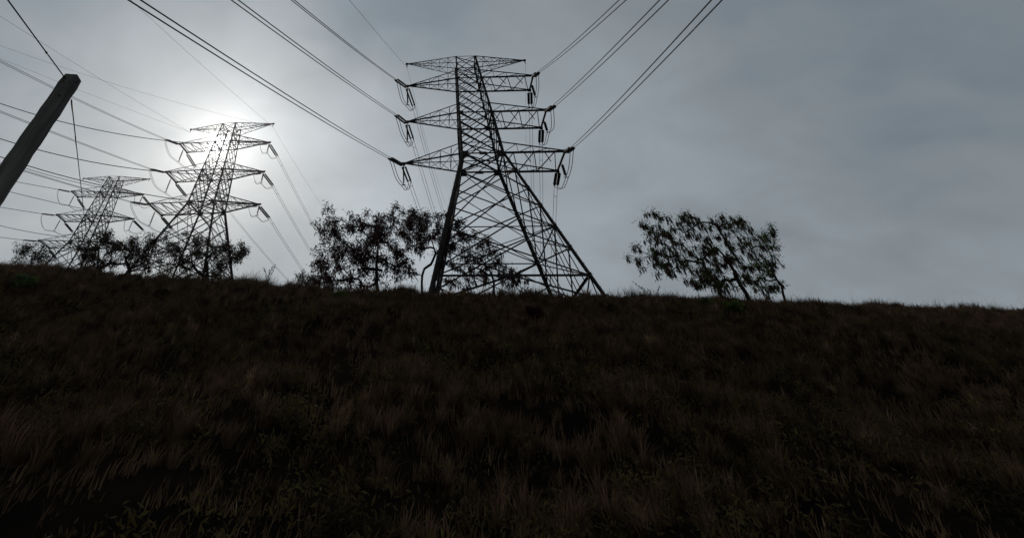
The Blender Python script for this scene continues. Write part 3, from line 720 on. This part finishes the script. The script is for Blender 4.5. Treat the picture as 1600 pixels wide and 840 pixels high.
cl = math_n('ADD', math_n('MULTIPLY', n1, .62), math_n('MULTIPLY', n2, .38))       # about .5
clf = math_n('ADD', .48, math_n('MULTIPLY', cl, 1.04))
wob = N.new('ShaderNodeTexNoise'); wob.inputs['Scale'].default_value = 2.6; wob.inputs['Detail'].default_value = 5.; Lk.new(D, wob.inputs[0])
wv = vmath('SUBTRACT', wob.outputs['Color'], (.5, .5, .5)); wv2 = vmath('SCALE', wv.outputs[0], (0, 0, 0)); wv2.inputs['Scale'].default_value = .3
Dw = vmath('NORMALIZE', vmath('ADD', D, wv2.outputs[0]).outputs[0], (0, 0, 0)).outputs[0]
bank = None                                              # thicker and thinner banks of the cloud layer
for (u_, v_), sig, amp in (((640, 10), 8, -.26), ((410, 400), 4., -.2), ((20, 10), 9, -.16), ((960, 360), 16, .2), ((250, 130), 7, .08), ((1250, 160), 14, -.06), ((600, 230), 8, .16), ((330, 40), 6, .07), ((700, 420), 10, .06)):
    c_ = ray(u_, v_).normalized(); k_ = 1/(math.radians(sig)**2)
    t_ = math_n('MULTIPLY', math_n('EXPONENT', math_n('MULTIPLY', math_n('SUBTRACT', vmath('DOT_PRODUCT', Dw, tuple(c_)).outputs['Value'], 1.), k_)), amp)
    bank = t_ if bank is None else math_n('ADD', bank, t_)
clf = math_n('MULTIPLY', clf, math_n('ADD', 1., bank))
lum = math_n('MULTIPLY', math_n('MULTIPLY', math_n('ADD', .212, glow), clf), math_n('SUBTRACT', 1.03, math_n('MULTIPLY', math_n('MAXIMUM', sep.outputs[2], 0.), .08)))
colr = N.new('ShaderNodeValToRGB'); e = colr.color_ramp.elements
e[0].position = .84; e[0].color = (.82, 1.01, 1.17, 1); e[1].position = .99; e[1].color = (.885, 1.01, 1.11, 1); Lk.new(clf, colr.inputs[0])
warm = N.new('ShaderNodeMixRGB'); warm.inputs[2].default_value = (.995, 1.005, 1.01, 1)
Lk.new(math_n('MINIMUM', math_n('MULTIPLY', glow, 1.15), 1.), warm.inputs[0]); Lk.new(colr.outputs[0], warm.inputs[1])
veil = vmath('SCALE', warm.outputs[0], (0, 0, 0)); Lk.new(lum, veil.inputs['Scale'])
veil10 = vmath('SCALE', veil.outputs[0], (0, 0, 0)); veil10.inputs['Scale'].default_value = 10.   # background strength is 0.1
skys = vmath('SCALE', sky.outputs[0], (0, 0, 0)); skys.inputs['Scale'].default_value = 1.
mix = N.new('ShaderNodeMixRGB'); mix.inputs[0].default_value = .97; Lk.new(skys.outputs[0], mix.inputs[1]); Lk.new(veil10.outputs[0], mix.inputs[2])
Lk.new(mix.outputs[0], bg.inputs[0]); bg.inputs[1].default_value = .1
sl = bpy.data.lights.new('sun', 'SUN'); sl.energy = 1.0; sl.angle = math.radians(10); sl.color = (1, .95, .88)
so = bpy.data.objects.new('sun', sl); COL.objects.link(so); so.rotation_euler = SUN_D.to_track_quat('Z', 'Y').to_euler()

# ------------------------------------------------------------------ haze added for the sun glare
hm = bpy.data.materials.new('glare_haze'); hm.use_nodes = True; hn = hm.node_tree; hn.nodes.remove(hn.nodes['Principled BSDF'])
pv = hn.nodes.new('ShaderNodeVolumePrincipled'); pv.inputs['Color'].default_value = (.93, .95, 1, 1); pv.inputs['Density'].default_value = .00006; pv.inputs['Anisotropy'].default_value = .95  # added forward-scattering volume, stands in for lens glare washing over the steel
hn.links.new(pv.outputs[0], hn.nodes['Material Output'].inputs['Volume'])
m = MB(); m.box((0, 500, 25), 6200, 7200, 130); hz_o = m.build('haze', hm); tag(hz_o, 'thin added haze that spreads the sun glare over the pylons', 'haze', kind='stuff')
lo_z = float(V[:, 2].min())-1.; hz_top = 75.
for vv in hz_o.data.vertices: vv.co.z = lo_z if vv.co.z < 25 else hz_top

vs_ = S.view_settings; vs_.view_transform = 'Standard'; vs_.look = 'None'; vs_.exposure = 0; vs_.gamma = 1; vs_.use_curve_mapping = False
S.cycles.max_bounces = 6; S.cycles.use_denoising = True; S.cycles.denoiser = 'OPENIMAGEDENOISE'; S.cycles.denoising_input_passes = 'RGB_ALBEDO_NORMAL'; S.cycles.volume_bounces = 0
for nm, P_ in (('T0 tip', T0['P', 3]), ('box', T0['X', 1, -1]), ('T1', T1['P', 1]), ('T2', T2['X', 3, -1])): print(nm, project(P_))
from bpy_extras.object_utils import world_to_camera_view
bpy.context.view_layer.update()
S.render.resolution_x, S.render.resolution_y = 1600, 840
q = world_to_camera_view(S, cam, T0['P', 3]); print('check', q.x*1600, (1-q.y)*840)
